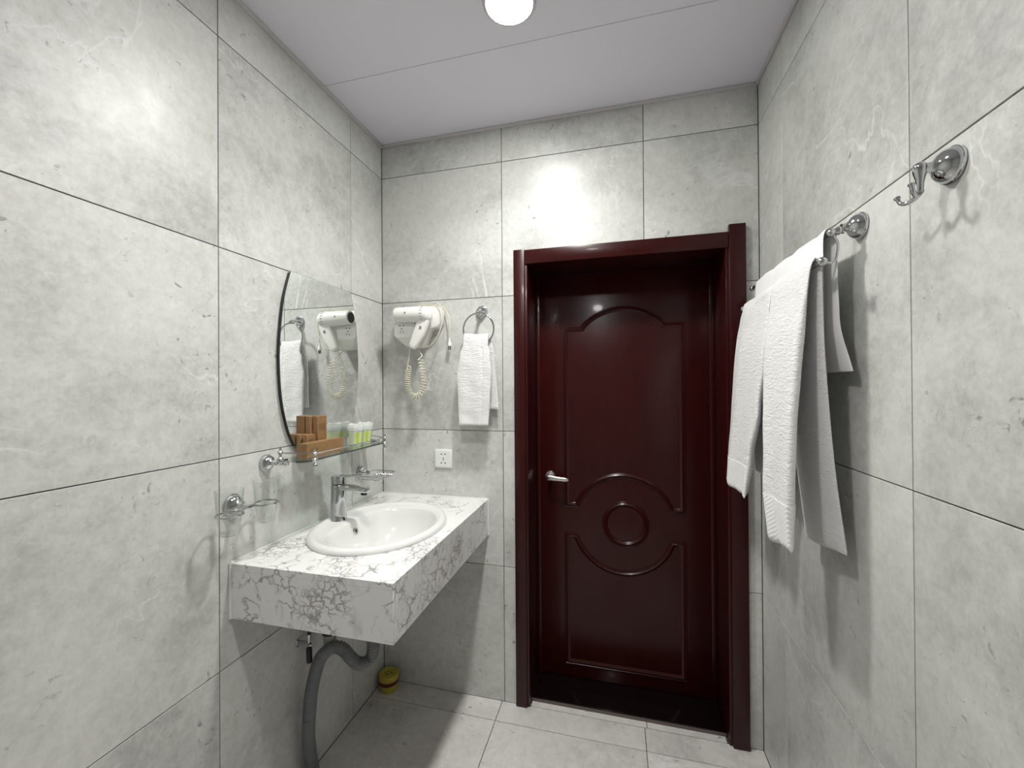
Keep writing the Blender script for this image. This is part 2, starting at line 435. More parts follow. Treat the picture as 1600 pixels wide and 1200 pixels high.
# upper panel: arched top, circular bite at the bottom
top = arc(CX, 1.770-.258, .258, math.radians(90-47.5), math.radians(90+47.5), 28)
zb = .822; rb = .213; cz = .757
aa = math.asin((zb-cz)/rb)
bot = arc(CX, cz, rb, PI-aa, aa, 36)
up = [(CX-.272, zb)] + bot + [(CX+.272, zb), (CX+.272, 1.684), (top[0][0]+.001, 1.684)] + top + [(top[-1][0]-.001, 1.684), (CX-.272, 1.684)]
moulding('panel_moulding', up)
zt = 2*cz-zb; aa2 = math.asin((zt-cz)/rb)
low = [(CX-.272, .078), (CX+.272, .078), (CX+.272, zt+.008)] + arc(CX, cz, rb, aa2+.03, -PI-aa2-.03, 36) + [(CX-.272, zt+.008)]
moulding('panel_moulding', low)
moulding('medallion_moulding', arc(CX+.010, .760, .106, 0, 2*PI*(1-1/48), 47), wdt=.026)
obj('medallion', G().lathe([(.079, -.0005), (.078, .002), (.070, .0045), (.045, .006), (1e-6, .0066)], (CX+.010, DY, .760), (0, -1, 0), 48), WOOD, leaf, smooth=True)
# lever handle
hd = obj('door_handle', G().lathe([(.0245, 0), (.0245, .005), (.022, .008), (.0105, .009), (.0095, .030), (.011, .045)], (-.312, DY, .968), (0, -1, 0), 28), SATIN, door, smooth=True)
lv = [(-.324, .968), (-.31, .968), (-.29, .967), (-.262, .965), (-.235, .963), (-.219, .962)]
g = G(); V = []; F = []
LP = cr([(a, b, c) for (a, b), c in zip(lv, (.0115, .0125, .0115, .010, .0095, .0075))], 5)
k = len(LP)
for i, (x, z, hh) in enumerate(LP):
    q = i/(k-1); yy = DY-.050-.004*math.sin(q*PI); e = min(1, (1-q)*9+.15)**.5*min(1, q*9+.35)**.5
    for j in range(12):
        a = 2*PI*j/12; V.append((x, yy+.0055*math.cos(a), z+hh*e*math.sin(a)))
for i in range(k-1):
    for j in range(12): F.append((i*12+j, i*12+(j+1) % 12, (i+1)*12+(j+1) % 12, (i+1)*12+j))
F.append(list(range(12))[::-1]); F.append([(k-1)*12+j for j in range(12)])
obj('lever', g.add(V, F), SATIN, hd, smooth=True)
obj('key_cylinder', G().lathe([(.0065, 0), (.0065, .0035), (1e-6, .0035)], (-.318, DY-.0545, .968), (0, -1, 0), 16), DARKR, hd, smooth=True)

# ================================================================ COUNTER
cx0, cx1, cy0, cy1, cz0, cz1 = XL+.002, -.5625, .9510, D-.002, .7335, .8930
SC = Vector((-.834, 1.332, cz1)); SA, SB = .228, .2685
counter = thing('vanity_counter', ((cx0+cx1)/2, (cy0+cy1)/2, cz0), 'white counter with grey crackled veins and deep apron, wall-hung in the corner under the mirror', 'countertop')
# top slab with the basin cut-out
def ray_rect(a):
    dx, dy = math.cos(a), math.sin(a); ts = []
    if dx > 1e-9: ts.append((cx1-SC.x)/dx)
    if dx < -1e-9: ts.append((cx0-SC.x)/dx)
    if dy > 1e-9: ts.append((cy1-SC.y)/dy)
    if dy < -1e-9: ts.append((cy0-SC.y)/dy)
    t = min(ts); return (SC.x+dx*t, SC.y+dy*t)
angs = sorted([2*PI*i/72 for i in range(72)] + [math.atan2(y-SC.y, x-SC.x) % (2*PI) for x in (cx0, cx1) for y in (cy0, cy1)])
V = []; F = []; k = len(angs)
for z in (cz1, cz1-.018):
    for a in angs: x, y = ray_rect(a); V.append((x, y, z))
    for a in angs:
        r = 1/math.sqrt((math.cos(a)/(SA*.90))**2+(math.sin(a)/(SB*.90))**2); V.append((SC.x+r*math.cos(a), SC.y+r*math.sin(a), z))
for i in range(k):
    q = (i+1) % k
    F += [(i, q, k+q, k+i), (2*k+i, 3*k+i, 3*k+q, 2*k+q), (i, 2*k+i, 2*k+q, q), (k+i, k+q, 3*k+q, 3*k+i)]
obj('top_slab', G().add(V, F), MARBLE, counter)
obj('front_apron', G().box((cx1-.018, cy0+.018, cz0), (cx1, cy1, cz1-.0182)), MARBLE, counter, bevel=.0008, seg=1)
obj('side_apron', G().box((cx0, cy0, cz0), (cx1, cy0+.018, cz1-.0182)), MARBLE, counter, bevel=.0008, seg=1)
g = G()
for a, b in (((XL+.0005, cy0), (XL+.0005, cy1)),):
    g.tube([(XL+.003, cy0, cz1+.001), (XL+.003, D-.003, cz1+.001), (cx1, D-.003, cz1+.001), (cx1+.001, D-.003, cz1), (cx1+.001, D-.003, cz0)], .0042, 8)
    g.tube([(XL+.003, cy0-.001, cz1+.001), (XL+.003, cy0-.001, cz0)], .0042, 8)
obj('sealant', g, SILI, counter, smooth=True)

# ---------------------------------------------------------------- basin
basin = thing('wash_basin', tuple(SC), 'oval white ceramic wash basin set into the veined counter', 'sink')
NA = 96
def outline(a, sx, sy, cx, cy, p=2.0):
    c, s_ = math.cos(a), math.sin(a)
    r = (abs(c/sx)**p + abs(s_/sy)**p)**(-1/p)
    return cx+r*c, cy+r*s_
def ringpts(sx, sy, cx, z, p=2.0, bx=None):
    o = []
    for i in range(NA):
        a = 2*PI*i/NA; x, y = outline(a, sx, sy, cx, SC.y, p)
        if bx is not None: x = bx + math.log(1+math.exp((x-bx)*60))/60 if x-bx < .15 else x   # soft flat back
        o.append((x, y, z))
    return o
rings = [ringpts(SA, SB, SC.x, cz1+.0002), ringpts(SA+.0005, SB+.0005, SC.x, cz1+.006), ringpts(SA-.003, SB-.003, SC.x, cz1+.013),
         ringpts(SA-.010, SB-.010, SC.x, cz1+.0185), ringpts(SA-.018, SB-.018, SC.x, cz1+.0195), ringpts(SA-.027, SB-.027, SC.x, cz1+.017),
         ringpts(SA-.034, SB-.034, SC.x+.001, cz1+.0125),
         ringpts(SA-.042, SB-.042, SC.x+.004, cz1+.0105, 2.0, -.990),
         ringpts(SA-.048, SB-.050, SC.x+.010, cz1+.0080, 2.0, -.968),
         ringpts(SA-.053, SB-.056, SC.x+.013, cz1+.002, 2.0, -.962),
         ringpts(SA-.060, SB-.064, SC.x+.014, cz1-.020, 2.0, -.957),
         ringpts(SA-.074, SB-.082, SC.x+.015, cz1-.055, 2.0, -.948),
         ringpts(SA-.098, SB-.112, SC.x+.016, cz1-.092, 2.0, -.93),
         ringpts(SA-.135, SB-.155, SC.x+.012, cz1-.118), ringpts(.055, .062, SC.x, cz1-.128), ringpts(.024, .024, SC.x, cz1-.131)]
V = [p for r in rings for p in r]; F = []
for j in range(len(rings)-1):
    for i in range(NA):
        q = (i+1) % NA; F.append((j*NA+i, j*NA+q, (j+1)*NA+q, (j+1)*NA+i))
bowl = obj('bowl', G().add(V, F), CERAM, basin, smooth=True, angle=70)
so = bowl.modifiers.new('thick', 'SOLIDIFY'); so.thickness = .007; so.offset = -1
obj('drain', G().lathe([(.024, 0), (.024, .003), (.018, .004), (.016, .001), (1e-6, .001)], (SC.x, SC.y, cz1-.131), n=28), CHROME, basin, smooth=True)
# overflow: chrome ring with a dark hole in the back wall of the bowl
ofc = Vector((-.9515, 1.345, cz1-.030)); ofn = Vector((1, 0, .30)).normalized()
obj('overflow_ring', G().lathe([(.0065, .001), (.0075, .0035), (.0105, .0035), (.0125, 0)], ofc, ofn, 24), CHROME, basin, smooth=True)
obj('overflow_hole', G().lathe([(.0070, .0002), (.0070, .0012), (1e-6, .0012)], ofc, ofn, 20), BLACK, basin)

# ---------------------------------------------------------------- faucet
fc = Vector((-1.014, 1.332, cz1+.0105))
fau = thing('basin_faucet', tuple(fc), 'tall chrome single-lever faucet standing behind the basin bowl', 'faucet')
def slab(g, secs, n=20, ry=1.0):
    """loft of rounded-rect sections given as (x, z, half_w(y), half_t)"""
    V = []; F = []
    for i, (x, z, hw, ht) in enumerate(secs):
        x2, z2 = secs[min(i+1, len(secs)-1)][:2]; x1, z1 = secs[max(i-1, 0)][:2]
        t = Vector((x2-x1, 0, z2-z1)).normalized(); nn_ = Vector((-t.z, 0, t.x))
        for j in range(n):
            a = 2*PI*j/n; c, s_ = math.cos(a), math.sin(a)
            cc = math.copysign(abs(c)**.35, c); ss = math.copysign(abs(s_)**.35, s_)
            V.append(Vector((fc.x+x, fc.y+hw*cc, z)) + nn_*(ht*ss))
    k = len(secs)
    for i in range(k-1):
        for j in range(n): F.append((i*n+j, i*n+(j+1) % n, (i+1)*n+(j+1) % n, (i+1)*n+j))
    F.append(list(range(n))[::-1]); F.append([(k-1)*n+j for j in range(n)])
    return g.add(V, F)
z0 = fc.z
obj('body', G().lathe([(.0300, 0), (.0308, .003), (.0292, .006), (.0285, .03), (.0268, .115), (.0266, .133), (.0250, .135)], fc, n=32, sc=(1.0, .98)), CHROME, fau, smooth=True)
obj('spout', slab(G(), [(.008, z0+.124, .017, .010), (.03, z0+.124, .018, .010), (.06, z0+.1225, .018, .009), (.095, z0+.119, .0175, .0075), (.120, z0+.116, .016, .006), (.128, z0+.1145, .014, .0045)]), CHROME, fau, smooth=True)
obj('aerator', G().lathe([(.0115, 0), (.0115, -.008), (.0095, -.010), (1e-6, -.009)], (fc.x+.108, fc.y, z0+.110), n=20), DARKR, fau, smooth=True)
obj('lever_cap', G().lathe([(.0240, .1365), (.0268, .1385), (.0268, .163), (.0250, .1665), (1e-6, .1675)], fc, n=32), CHROME, fau, smooth=True)
obj('lever', slab(G(), [(.010, z0+.163, .0115, .004), (.035, z0+.1665, .0105, .0035), (.065, z0+.170, .010, .003), (.094, z0+.173, .009, .0028), (.098, z0+.1735, .007, .002)]), CHROME, fau, smooth=True)

# ================================================================ UNDER THE COUNTER
hp = [(-0.848, 1.3, 0.745), (-0.848, 1.3, 0.62), (-0.85, 1.3001, 0.4965), (-0.85, 1.2998, 0.4624), (-0.86, 1.2951, 0.4296), (-0.885, 1.2709, 0.4255), (-0.91, 1.2554, 0.4518), (-0.93, 1.2477, 0.4805), (-0.95, 1.2333, 0.4976), (-0.972, 1.2152, 0.4944), (-0.995, 1.2052, 0.4664), (-1.015, 1.204, 0.409), (-1.028, 1.2005, 0.3432), (-1.038, 1.2026, 0.2627)]
path = cr(hp, 14)
def corrugate(P, r, amp, pitch):
    out = []; rr = []; d = 0; step = pitch/5; Q = [Vector(p) for p in P]; seg = [(Q[i+1]-Q[i]).length for i in range(len(Q)-1)]; tot = sum(seg)
    k = int(tot/step); i = 0; acc = 0
    for q in range(k+1):
        t = q*step
        while i < len(seg)-1 and acc+seg[i] < t: acc += seg[i]; i += 1
        u = min(1, (t-acc)/seg[i]); out.append(Q[i].lerp(Q[i+1], u)); rr.append(r+amp*math.sin(2*PI*t/pitch))
    return out, rr
pp, rr = corrugate(path, .0200, .0022, .0085)
hose = thing('drain_hose', (-1.052, 1.262, 0), 'grey corrugated drain hose curving from under the basin down to the floor', 'hose')
obj('corrugated_pipe', G().tube(pp, rr, 14), HOSE, hose, smooth=True, angle=80)
pp2, rr2 = corrugate(cr([(-1.038, 1.2026, 0.2627), (-1.044, 1.2061, 0.1924), (-1.05, 1.2219, 0.111), (-1.056, 1.238, 0.0594), (-1.0565, 1.244, 0.004)], 10), .0212, .0005, .012)
obj('lower_pipe', G().tube(pp2, rr2, 16), HOSE2, hose, smooth=True, angle=80)
obj('top_collar', G().lathe([(.022, .725), (.025, .727), (.025, .760), (.021, .762)], (-.848, 1.300, 0), n=24), TRAP, hose, smooth=True)
tr = thing('sink_trap', (-.99, 1.24, .50), 'pale grey plastic trap body with dark nuts tucked behind the bend of the drain hose', 'pipe')
obj('bottle', G().lathe([(.016, .500), (.021, .504), (.021, .60), (.018, .61), (.016, .72)], (-.985, 1.243, 0), n=20), TRAP, tr, smooth=True)
obj('nut', G().lathe([(.0235, .535), (.0255, .537), (.0255, .556), (.0235, .558)], (-.985, 1.243, 0), n=12), DARKR, tr)
obj('side_arm', G().tube(cr([(-.985, 1.243, .52), (-.970, 1.26, .528), (-.945, 1.285, .535), (-.93, 1.30, .56), (-.93, 1.30, .72)], 5), .010, 12), DARKR, tr, smooth=True)
av = thing('angle_valve', (XL, 1.215, .49), 'small chrome angle valve with black handle on the wall under the counter', 'valve')
obj('escutcheon', G().lathe([(.0145, .0005), (.014, .003), (.010, .006)], (XL, 1.213, .505), (1, 0, 0), 20), CHROME, av, smooth=True)
obj('valve_body', G().lathe([(.009, .006), (.009, .040), (.0105, .041), (.0105, .054), (1e-6, .056)], (XL, 1.213, .505), (1, 0, 0), 16).lathe([(.007, 0), (.007, .024), (.009, .025), (.009, .035)], (XL+.046, 1.213, .507), (0, 0, 1), 12), CHROME, av, smooth=True)
obj('valve_handle', G().lathe([(1e-6, 0), (.008, .001), (.0095, .004), (.0095, .045), (.008, .050), (1e-6, .052)], (XL+.050, 1.207, .500), (.15, -.12, -1), 16), BLACK, av, smooth=True)
obj('supply_line', G().tube(cr([(XL+.046, 1.213, .540), (XL+.048, 1.216, .62), (XL+.060, 1.24, .74), (XL+.085, 1.30, .875)], 6), .0050, 10), DARKR, av, smooth=True)
fd = thing('floor_drain', (-1.035, 1.235, 0), 'chrome-rimmed black floor drain around the foot of the hose', 'drain')
obj('rim', G().lathe([(.034, .0004), (.0345, .004), (.039, .0045), (.041, .0004)], (-1.0480, 1.2440, 0), n=28), CHROME, fd, smooth=True)
obj('seal', G().lathe([(.0220, .0005), (.0225, .009), (.031, .007), (.0335, .0006)], (-1.0480, 1.2440, 0), n=28), BLACK, fd, smooth=True)

jc = (-1.032, 1.704, 0)
jar = thing('yellow_tub', jc, 'small round yellow plastic tub with a dark red band, on the floor in the corner', 'container')
obj('tub_body', G().lathe([(.032, .0), (.035, .002), (.0405, .024), (.0425, .038), (.0425, .042)], jc, n=36), YEL, jar, smooth=True)
obj('band', G().lathe([(.0430, .036), (.0434, .037), (.0434, .0535), (.0430, .0545)], jc, n=36), RED, jar, smooth=True)
obj('lid', G().lathe([(.0445, .0540), (.0450, .0555), (.0450, .074), (.043, .077), (.039, .0775), (.037, .075), (.030, .0745), (1e-6, .0745)], jc, n=36), YEL, jar, smooth=True)
g = G()
for px, py, a, l in ((-.010, .004, .5, .022), (.006, -.006, 1.1, .026), (.012, .006, -.3, .014), (-.004, -.012, .2, .018), (-.016, -.004, .9, .010)):
    c, s_ = math.cos(a)*l/2, math.sin(a)*l/2; nx, ny = -math.sin(a)*.0018, math.cos(a)*.0018
    g.prism([(jc[0]+px-c-nx, jc[1]+py-s_-ny), (jc[0]+px+c-nx, jc[1]+py+s_-ny), (jc[0]+px+c+nx, jc[1]+py+s_+ny), (jc[0]+px-c+nx, jc[1]+py-s_+ny)], .0746, .0750, 'z')
obj('lid_print', g, OLIVE, jar)

# ================================================================ MIRROR
mx = XL+.016
mo = [(.0, 0)]
ytop0, ytop1, zt_, zb_ = 1.169, 1.494, 1.800, 1.198
yb0, yb1 = 1.188, 1.478
left = cr([(ytop0, zt_), (1.140, 1.70), (1.124, 1.58), (1.120, 1.48), (1.130, 1.36), (1.156, 1.26), (yb0, zb_)], 8)
right = cr([(yb1, zb_), (1.508, 1.26), (1.532, 1.36), (1.544, 1.48), (1.540, 1.58), (1.526, 1.70), (ytop1, zt_)], 8)
outl = left+right
def shrink(pl, d):
    c0 = sum(p[0] for p in pl)/len(pl); c1 = sum(p[1] for p in pl)/len(pl)
    return [(p[0]-(p[0]-c0)*d/.2, p[1]-(p[1]-c1)*d/.3) for p in pl]
mir = thing('wall_mirror', (XL, 1.33, 1.5), 'frameless mirror with bowed sides and flat top on the left wall', 'mirror')
obj('mirror_gap_shade', G().prism(shrink(outl, .003), XL+.001, mx-.0045, 'x'), BLACK, mir)  # black slab filling the stand-off gap, painted in place of its shadow
obj('mirror_glass_body', G().prism(outl, mx-.0045, mx-.0002, 'x'), GEDGE, mir)
obj('mirror_face', G().add([(mx, y, z) for y, z in shrink(outl, .0006)], [list(range(len(outl)))]), MIRROR, mir)

# ================================================================ GLASS SHELF
SZ = 1.166
shelf = thing('glass_shelf', (XL, 1.33, SZ), 'glass wall shelf with chrome brackets and gallery rail below the mirror', 'shelf')
sx0, sx1, sy0, sy1 = XL+.030, -.950, 1.090, 1.580
pl = [(sx0, sy0), ] + arc(sx1-.035, sy0+.035, .035, -PI/2, 0, 8) + arc(sx1-.035, sy1-.035, .035, 0, PI/2, 8) + [(sx0, sy1)]
plate = obj('shelf_plate', G().prism(pl, SZ-.0025, SZ+.0025, 'z'), SHELFG, shelf)
g = G().tube([(x, y, SZ) for x, y in pl[1:-1]], .0027, 8)
obj('plate_edge', g, GEDGE, plate, smooth=True)
def finial(g, x, y, z, s=1.0):
    g.lathe([(.004*s, -.020*s), (.0085*s, -.017*s), (.0095*s, -.012*s), (.006*s, -.008*s), (.0085*s, -.004*s), (.0105*s, 0), (.009*s, .004*s), (.005*s, .008*s),
             (.0045*s, .016*s), (.0075*s, .019*s), (.0082*s, .0235*s), (.006*s, .027*s), (.0035*s, .029*s), (.0045*s, .032*s), (.003*s, .036*s), (1e-6, .0375*s)], (x, y, z), n=16)
def dome(g, c, ax, s=1.0):
    g.lathe([(.0280*s, .0005), (.0298*s, .0018), (.0298*s, .0045), (.0280*s, .0055), (.0275*s, .008), (.0258*s, .0135), (.0215*s, .0195), (.0155*s, .0240), (.0105*s, .0275), (.0085*s, .0320), (.0080*s, .040)], c, ax, 28)
for yy in (1.078, 1.592):
    g = G(); dome(g, (XL, yy, SZ-.004), (1, 0, 0), .90)
    g.lathe([(.008, .036), (.0065, .042), (.009, .046), (.009, .052), (.006, .055), (.006, .075), (.0085, .078), (.0085, .084), (1e-6, .088)], (XL, yy, SZ-.004), (1, 0, 0), 16)
    s_ = 1 if yy < 1.3 else -1
    g.box((XL+.056, min(yy, yy+s_*.020), SZ-.010), (XL+.068, max(yy, yy+s_*.020), SZ-.003)).box((XL+.056, min(yy, yy+s_*.020), SZ+.003), (XL+.068, max(yy, yy+s_*.020), SZ+.008))
    obj('bracket', g, CHROME, shelf, smooth=True)
    g = G(); finial(g, XL+.045, yy+s_*.012, SZ+.006); obj('finial', g, CHROME, shelf, smooth=True)
    g = G(); finial(g, sx1+.003, yy+s_*.050, SZ); obj('finial', g, CHROME, shelf, smooth=True)
RZ = SZ+.0215
obj('gallery_rail', G().tube([(XL+.045, 1.092, RZ+.004), (sx1+.003, 1.128, RZ), (sx1+.003, 1.542, RZ), (XL+.045, 1.580, RZ+.004)], .0019, 8), CHROME, shelf, smooth=True)

# boxes on the shelf
TZ = SZ+.0030
def carton(name, x0, x1, y0, y1, h, label, grp, dark=True, zz=TZ):
    t = obj(name, G().box((x0, y0, zz), (x1, y1, zz+h)), KRAFT, bevel=.0006, seg=1, origin=((x0+x1)/2, (y0+y1)/2, zz))
    tag(t, label, 'box', grp)
    obj('lid_flap', G().box((x0+.001, y0+.001, zz+h), (x1-.001, y1-.001, zz+h+.0005)), KRAFT, t)
    if h > .05:
        obj('print', G().box((x1+.00005, y0+.007, zz+h*.62), (x1+.0003, y1-.007, zz+h*.80)), KRAFTD, t)
    else:
        obj('print', G().box((x1+.00005, y0+.012, zz+h*.35), (x1+.0003, min(y1-.01, y0+.05), zz+h*.6)), KRAFTD, t)
    return t
GRP = 'brown cartons on the glass shelf'
carton('long_carton', -1.0005, -.9850, 1.137, 1.322, .047, 'long flat brown carton nearest the front edge of the glass shelf', GRP)
carton('long_carton', -1.0175, -1.0015, 1.137, 1.318, .046, 'long flat brown carton squeezed just behind the front long one on the shelf', GRP)
carton('small_carton', -1.0480, -1.0300, 1.190, 1.230, .069, 'short brown carton between the long ones and the two tall ones', GRP)
carton('small_carton', -1.0725, -1.0570, 1.188, 1.222, .069, 'short narrow brown carton at the left end, closest to the mirror', GRP)
carton('tall_carton', -1.0500, -1.0300, 1.241, 1.288, .130, 'tall brown carton standing upright, the wider and nearer of the two tall ones', GRP)
carton('tall_carton', -1.0735, -1.0535, 1.232, 1.272, .130, 'tall brown carton standing upright beside the mirror, left of the wider tall one', GRP)
# wrapped cups
for i, (cx_, cy_, lab) in enumerate(((-1.024, 1.452, 'white and pale green wrapped cup on the shelf, next to the long brown cartons'), (-1.022, 1.512, 'white and lime striped wrapped cup at the far end of the shelf'))):
    t = thing('wrapped_cup', (cx_, cy_, TZ), lab, 'cup', 'wrapped cups on the glass shelf')
    obj('cup', G().lathe([(.021, .0003), (.022, .001), (.0285, .068), (.0297, .070), (.0287, .072), (.0275, .070), (.021, .004), (1e-6, .004)], (cx_, cy_, TZ), n=28), WHITEC, t, smooth=True)
    obj('sleeve', G().lathe([(.0228, .004), (.0232, .0042), (.0283, .052), (.0279, .0523)], (cx_, cy_, TZ), n=28), PALEG, t, smooth=True)
    g = G()
    for a0 in (-.9, .15, 1.2, 2.6):
        V = []; F = []; kk = 5
        for j in range(kk+1):
            a = a0+.42*j/kk
            for hh, r in ((.005, .0237), (.051, .0287)): V.append((cx_+r*math.cos(a), cy_+r*math.sin(a), TZ+hh))
        F = [(2*j, 2*j+2, 2*j+3, 2*j+1) for j in range(kk)]
        g.add(V, F)
    obj('lime_stripes', g, LIME, t)
    g = G(); V = []; F = []   # crimped clear film gathered over the rim
    for j in range(2):
        for q in range(36):
            a = 2*PI*q/36; r = (.0302 if j == 0 else .0318)+.0012*math.sin(a*9); V.append((cx_+r*math.cos(a), cy_+r*math.sin(a), TZ+(.058 if j == 0 else .084+.002*math.sin(a*5))))
    F = [(q, (q+1) % 36, 36+(q+1) % 36, 36+q) for q in range(36)]
    obj('film', g.add(V, F), FROST, t, smooth=True)

# ================================================================ TUMBLER HOLDER
hy, hz = .9585, 1.062
th = thing('tumbler_holder', (XL, hy, hz), 'chrome wall holder with two rings for drinking glasses, left of the faucet', 'holder')
g = G(); dome(g, (XL, hy, hz), (1, 0, 0), 1.02)
obj('wall_mount', g, CHROME, th, smooth=True)
RX = -1.027; RZ2 = 1.055; CUPS = [(.895), (1.016)]
g = G().tube([(RX, CUPS[0]+.033, RZ2), (RX, hy-.012, RZ2+.003), (RX, hy, RZ2+.004), (RX, hy+.012, RZ2+.003), (RX, CUPS[1]-.033, RZ2)], [.0032, .0045, .0075, .0045, .0032], 12)
g.tube([(XL+.036, hy, hz), (RX, hy, RZ2+.004)], .0068, 12)
obj('cross_arm', g, CHROME, th, smooth=True)
for c in CUPS:
    obj('ring', G().tube([(RX+.033*math.cos(a), c+.033*math.sin(a), RZ2) for a in [2*PI*i/40 for i in range(40)]], .0026, 8, closed=True), CHROME, th, smooth=True)
for i, (c, lab) in enumerate(zip(CUPS, ('clear drinking glass in the left ring of the tumbler holder', 'clear drinking glass in the right ring of the tumbler holder'))):
    h0 = -.055; p = [(1e-6, h0), (.020, h0), (.0225, h0+.002), (.0305, 0), (.0345, .066), (.0350, .0685), (.0340, .0690), (.0330, .067), (.0285, 0), (.0215, h0+.008), (1e-6, h0+.008)]
    o = obj('drinking_glass', G().lathe(p, (RX, c, RZ2), n=36), GLASS, smooth=True, origin=(RX, c, RZ2+h0), angle=60)
    tag(o, lab, 'glass', 'tumblers in the wall holder')

# ================================================================ SOAP DISH
sd = thing('soap_dish', (XL, 1.579, 1.028), 'empty chrome wire soap basket on the left wall behind the faucet', 'soap dish')
g = G(); dome(g, (XL, 1.579, 1.030), (1, 0, 0), .92); g.tube([(XL+.034, 1.579, 1.030), (XL+.045, 1.572, 1.030)], .007, 12)
obj('wall_mount', g, CHROME, sd, smooth=True)
def rr_loop(x0, x1, y0, y1, r, z):
    return [(x, y, z) for x, y in arc(x1-r, y1-r, r, 0, PI/2, 5)+arc(x0+r, y1-r, r, PI/2, PI, 5)+arc(x0+r, y0+r, r, PI, 1.5*PI, 5)+arc(x1-r, y0+r, r, -PI/2, 0, 5)]
bx0, bx1, by0, by1 = XL+.040, -.945, 1.497, 1.628
g = G().tube(rr_loop(bx0, bx1, by0, by1, .016, 1.030), .0019, 8, closed=True)
g.tube(rr_loop(bx0+.012, bx1-.012, by0+.010, by1-.010, .012, 1.014), .0015, 6, closed=True)
obj('basket_frame', g, CHROME, sd, smooth=True)
for i in range(8):
    x = bx0+.018+(bx1-bx0-.036)*i/7
    obj('wire', G().tube(cr([(x, by0, 1.030), (x, by0+.010, 1.014), (x, by0+.03, 1.011), (x, by1-.03, 1.011), (x, by1-.010, 1.014), (x, by1, 1.030)], 3), .0012, 6), CHROME, sd, smooth=True)

# ================================================================ DRAPED TOWELS
def drape(path, s0, s1, th, ripple, mapf, nT=90, nS=26, t0=0.0, t1=1.0, grow=0.0, p=3.2):
    P = cr(path, 10); L = [0]
    for a, b in zip(P, P[1:]): L.append(L[-1]+math.hypot(b[0]-a[0], b[1]-a[1]))
    def at(t):
        d = t*L[-1]
        for i in range(len(L)-1):
            if d <= L[i+1] or i == len(L)-2:
                q = (d-L[i])/max(1e-9, L[i+1]-L[i]); a, b = P[i], P[i+1]
                return a[0]+(b[0]-a[0])*q, a[1]+(b[1]-a[1])*q
    V = []; F = []; n_ = 2*nS
    for i in range(nT+1):
        t = t0+(t1-t0)*i/nT; e = .004
        a = at(t); b0 = at(max(0, t-e)); b1 = at(min(1, t+e))
        tx, tz = b1[0]-b0[0], b1[1]-b0[1]; l = math.hypot(tx, tz); nx, nz = -tz/l, tx/l
        S0, S1, H = lerpc(s0, t), lerpc(s1, t), lerpc(th, t)/2+grow
        endf = min(1, .35+ (min(t-0, 1-t)/.012)) if (min(t, 1-t) < .012) else 1
        H *= endf
        for j in range(n_):
            if j < nS: q = j/(nS-1); sg = 1
            else: q = 1-(j-nS)/(nS-1); sg = -1
            q2 = .5-.5*math.cos(PI*q)
            q2 = .6*q2+.4*q
            pr = max(0.0, 1-abs(2*q2-1)**p)**(1/p)
            s_ = S0+(S1-S0)*q2
            off = sg*H*pr + ripple(t, q2, sg)
            V.append(mapf(a[0]+nx*off, s_, a[1]+nz*off))
    for i in range(nT):
        for j in range(n_): F.append((i*n_+j, i*n_+(j+1) % n_, (i+1)*n_+(j+1) % n_, (i+1)*n_+j))
    F.append(list(range(n_))[::-1]); F.append([nT*n_+j for j in range(n_)])
    return G().add(V, F)
mR = lambda a, s_, z: (a, s_, z)
def mN(a, s_, z):      # the near towel's hem hangs a little lower at its far side
    f = max(0, min(1, (1.17-z)/.17)); q = (s_-1.09)/.16
    return (a, s_, z + f*(.008-.024*q))
mB = lambda a, s_, z: (s_, a, z)

# ---- double towel rail on the right wall
rail = thing('towel_rail', (XR, 1.35, 1.75), 'double chrome towel rail on the right wall with domed wall brackets', 'towel rail')
UBX, UBZ, LBX, LBZ = .478, 1.748, .450, 1.677
for yy in (1.086, 1.640):
    g = G(); dome(g, (XR, yy, 1.758), (-1, 0, 0), 1.0)
    g.lathe([(.009, .036), (.007, .040), (.0095, .043), (.0095, .047), (.007, .050), (.0065, .056)], (XR, yy, 1.758-.003), (-1, 0, -.08), 16)
    g.ball((UBX, yy, UBZ), .0095, 14)
    obj('bracket', g, CHROME, rail, smooth=True)
    sg = -1 if yy < 1.3 else 1
    obj('drop_arm', G().tube(cr([(UBX+.004, yy-.004*sg, UBZ), (UBX+.013, yy, UBZ-.022), (UBX+.013, yy, UBZ-.045), (UBX+.006, yy, UBZ-.066), (LBX+.008, yy+sg*.006, LBZ+.002), (LBX, yy+sg*.008, LBZ)], 6), .0024, 8), CHROME, rail, smooth=True)
obj('upper_bar', G().tube([(UBX, 1.075, UBZ), (UBX, 1.646, UBZ)], .0050, 12), CHROME, rail, smooth=True)
g = G().tube([(LBX, 1.066, LBZ), (LBX, 1.648, LBZ)], .0050, 12); obj('lower_bar', g, CHROME, rail, smooth=True)
for yy in (1.062, 1.652): obj('end_ball', G().ball((LBX, yy, LBZ), .0110, 18), CHROME, rail, smooth=True)

def R3(t, q, sg): return 0
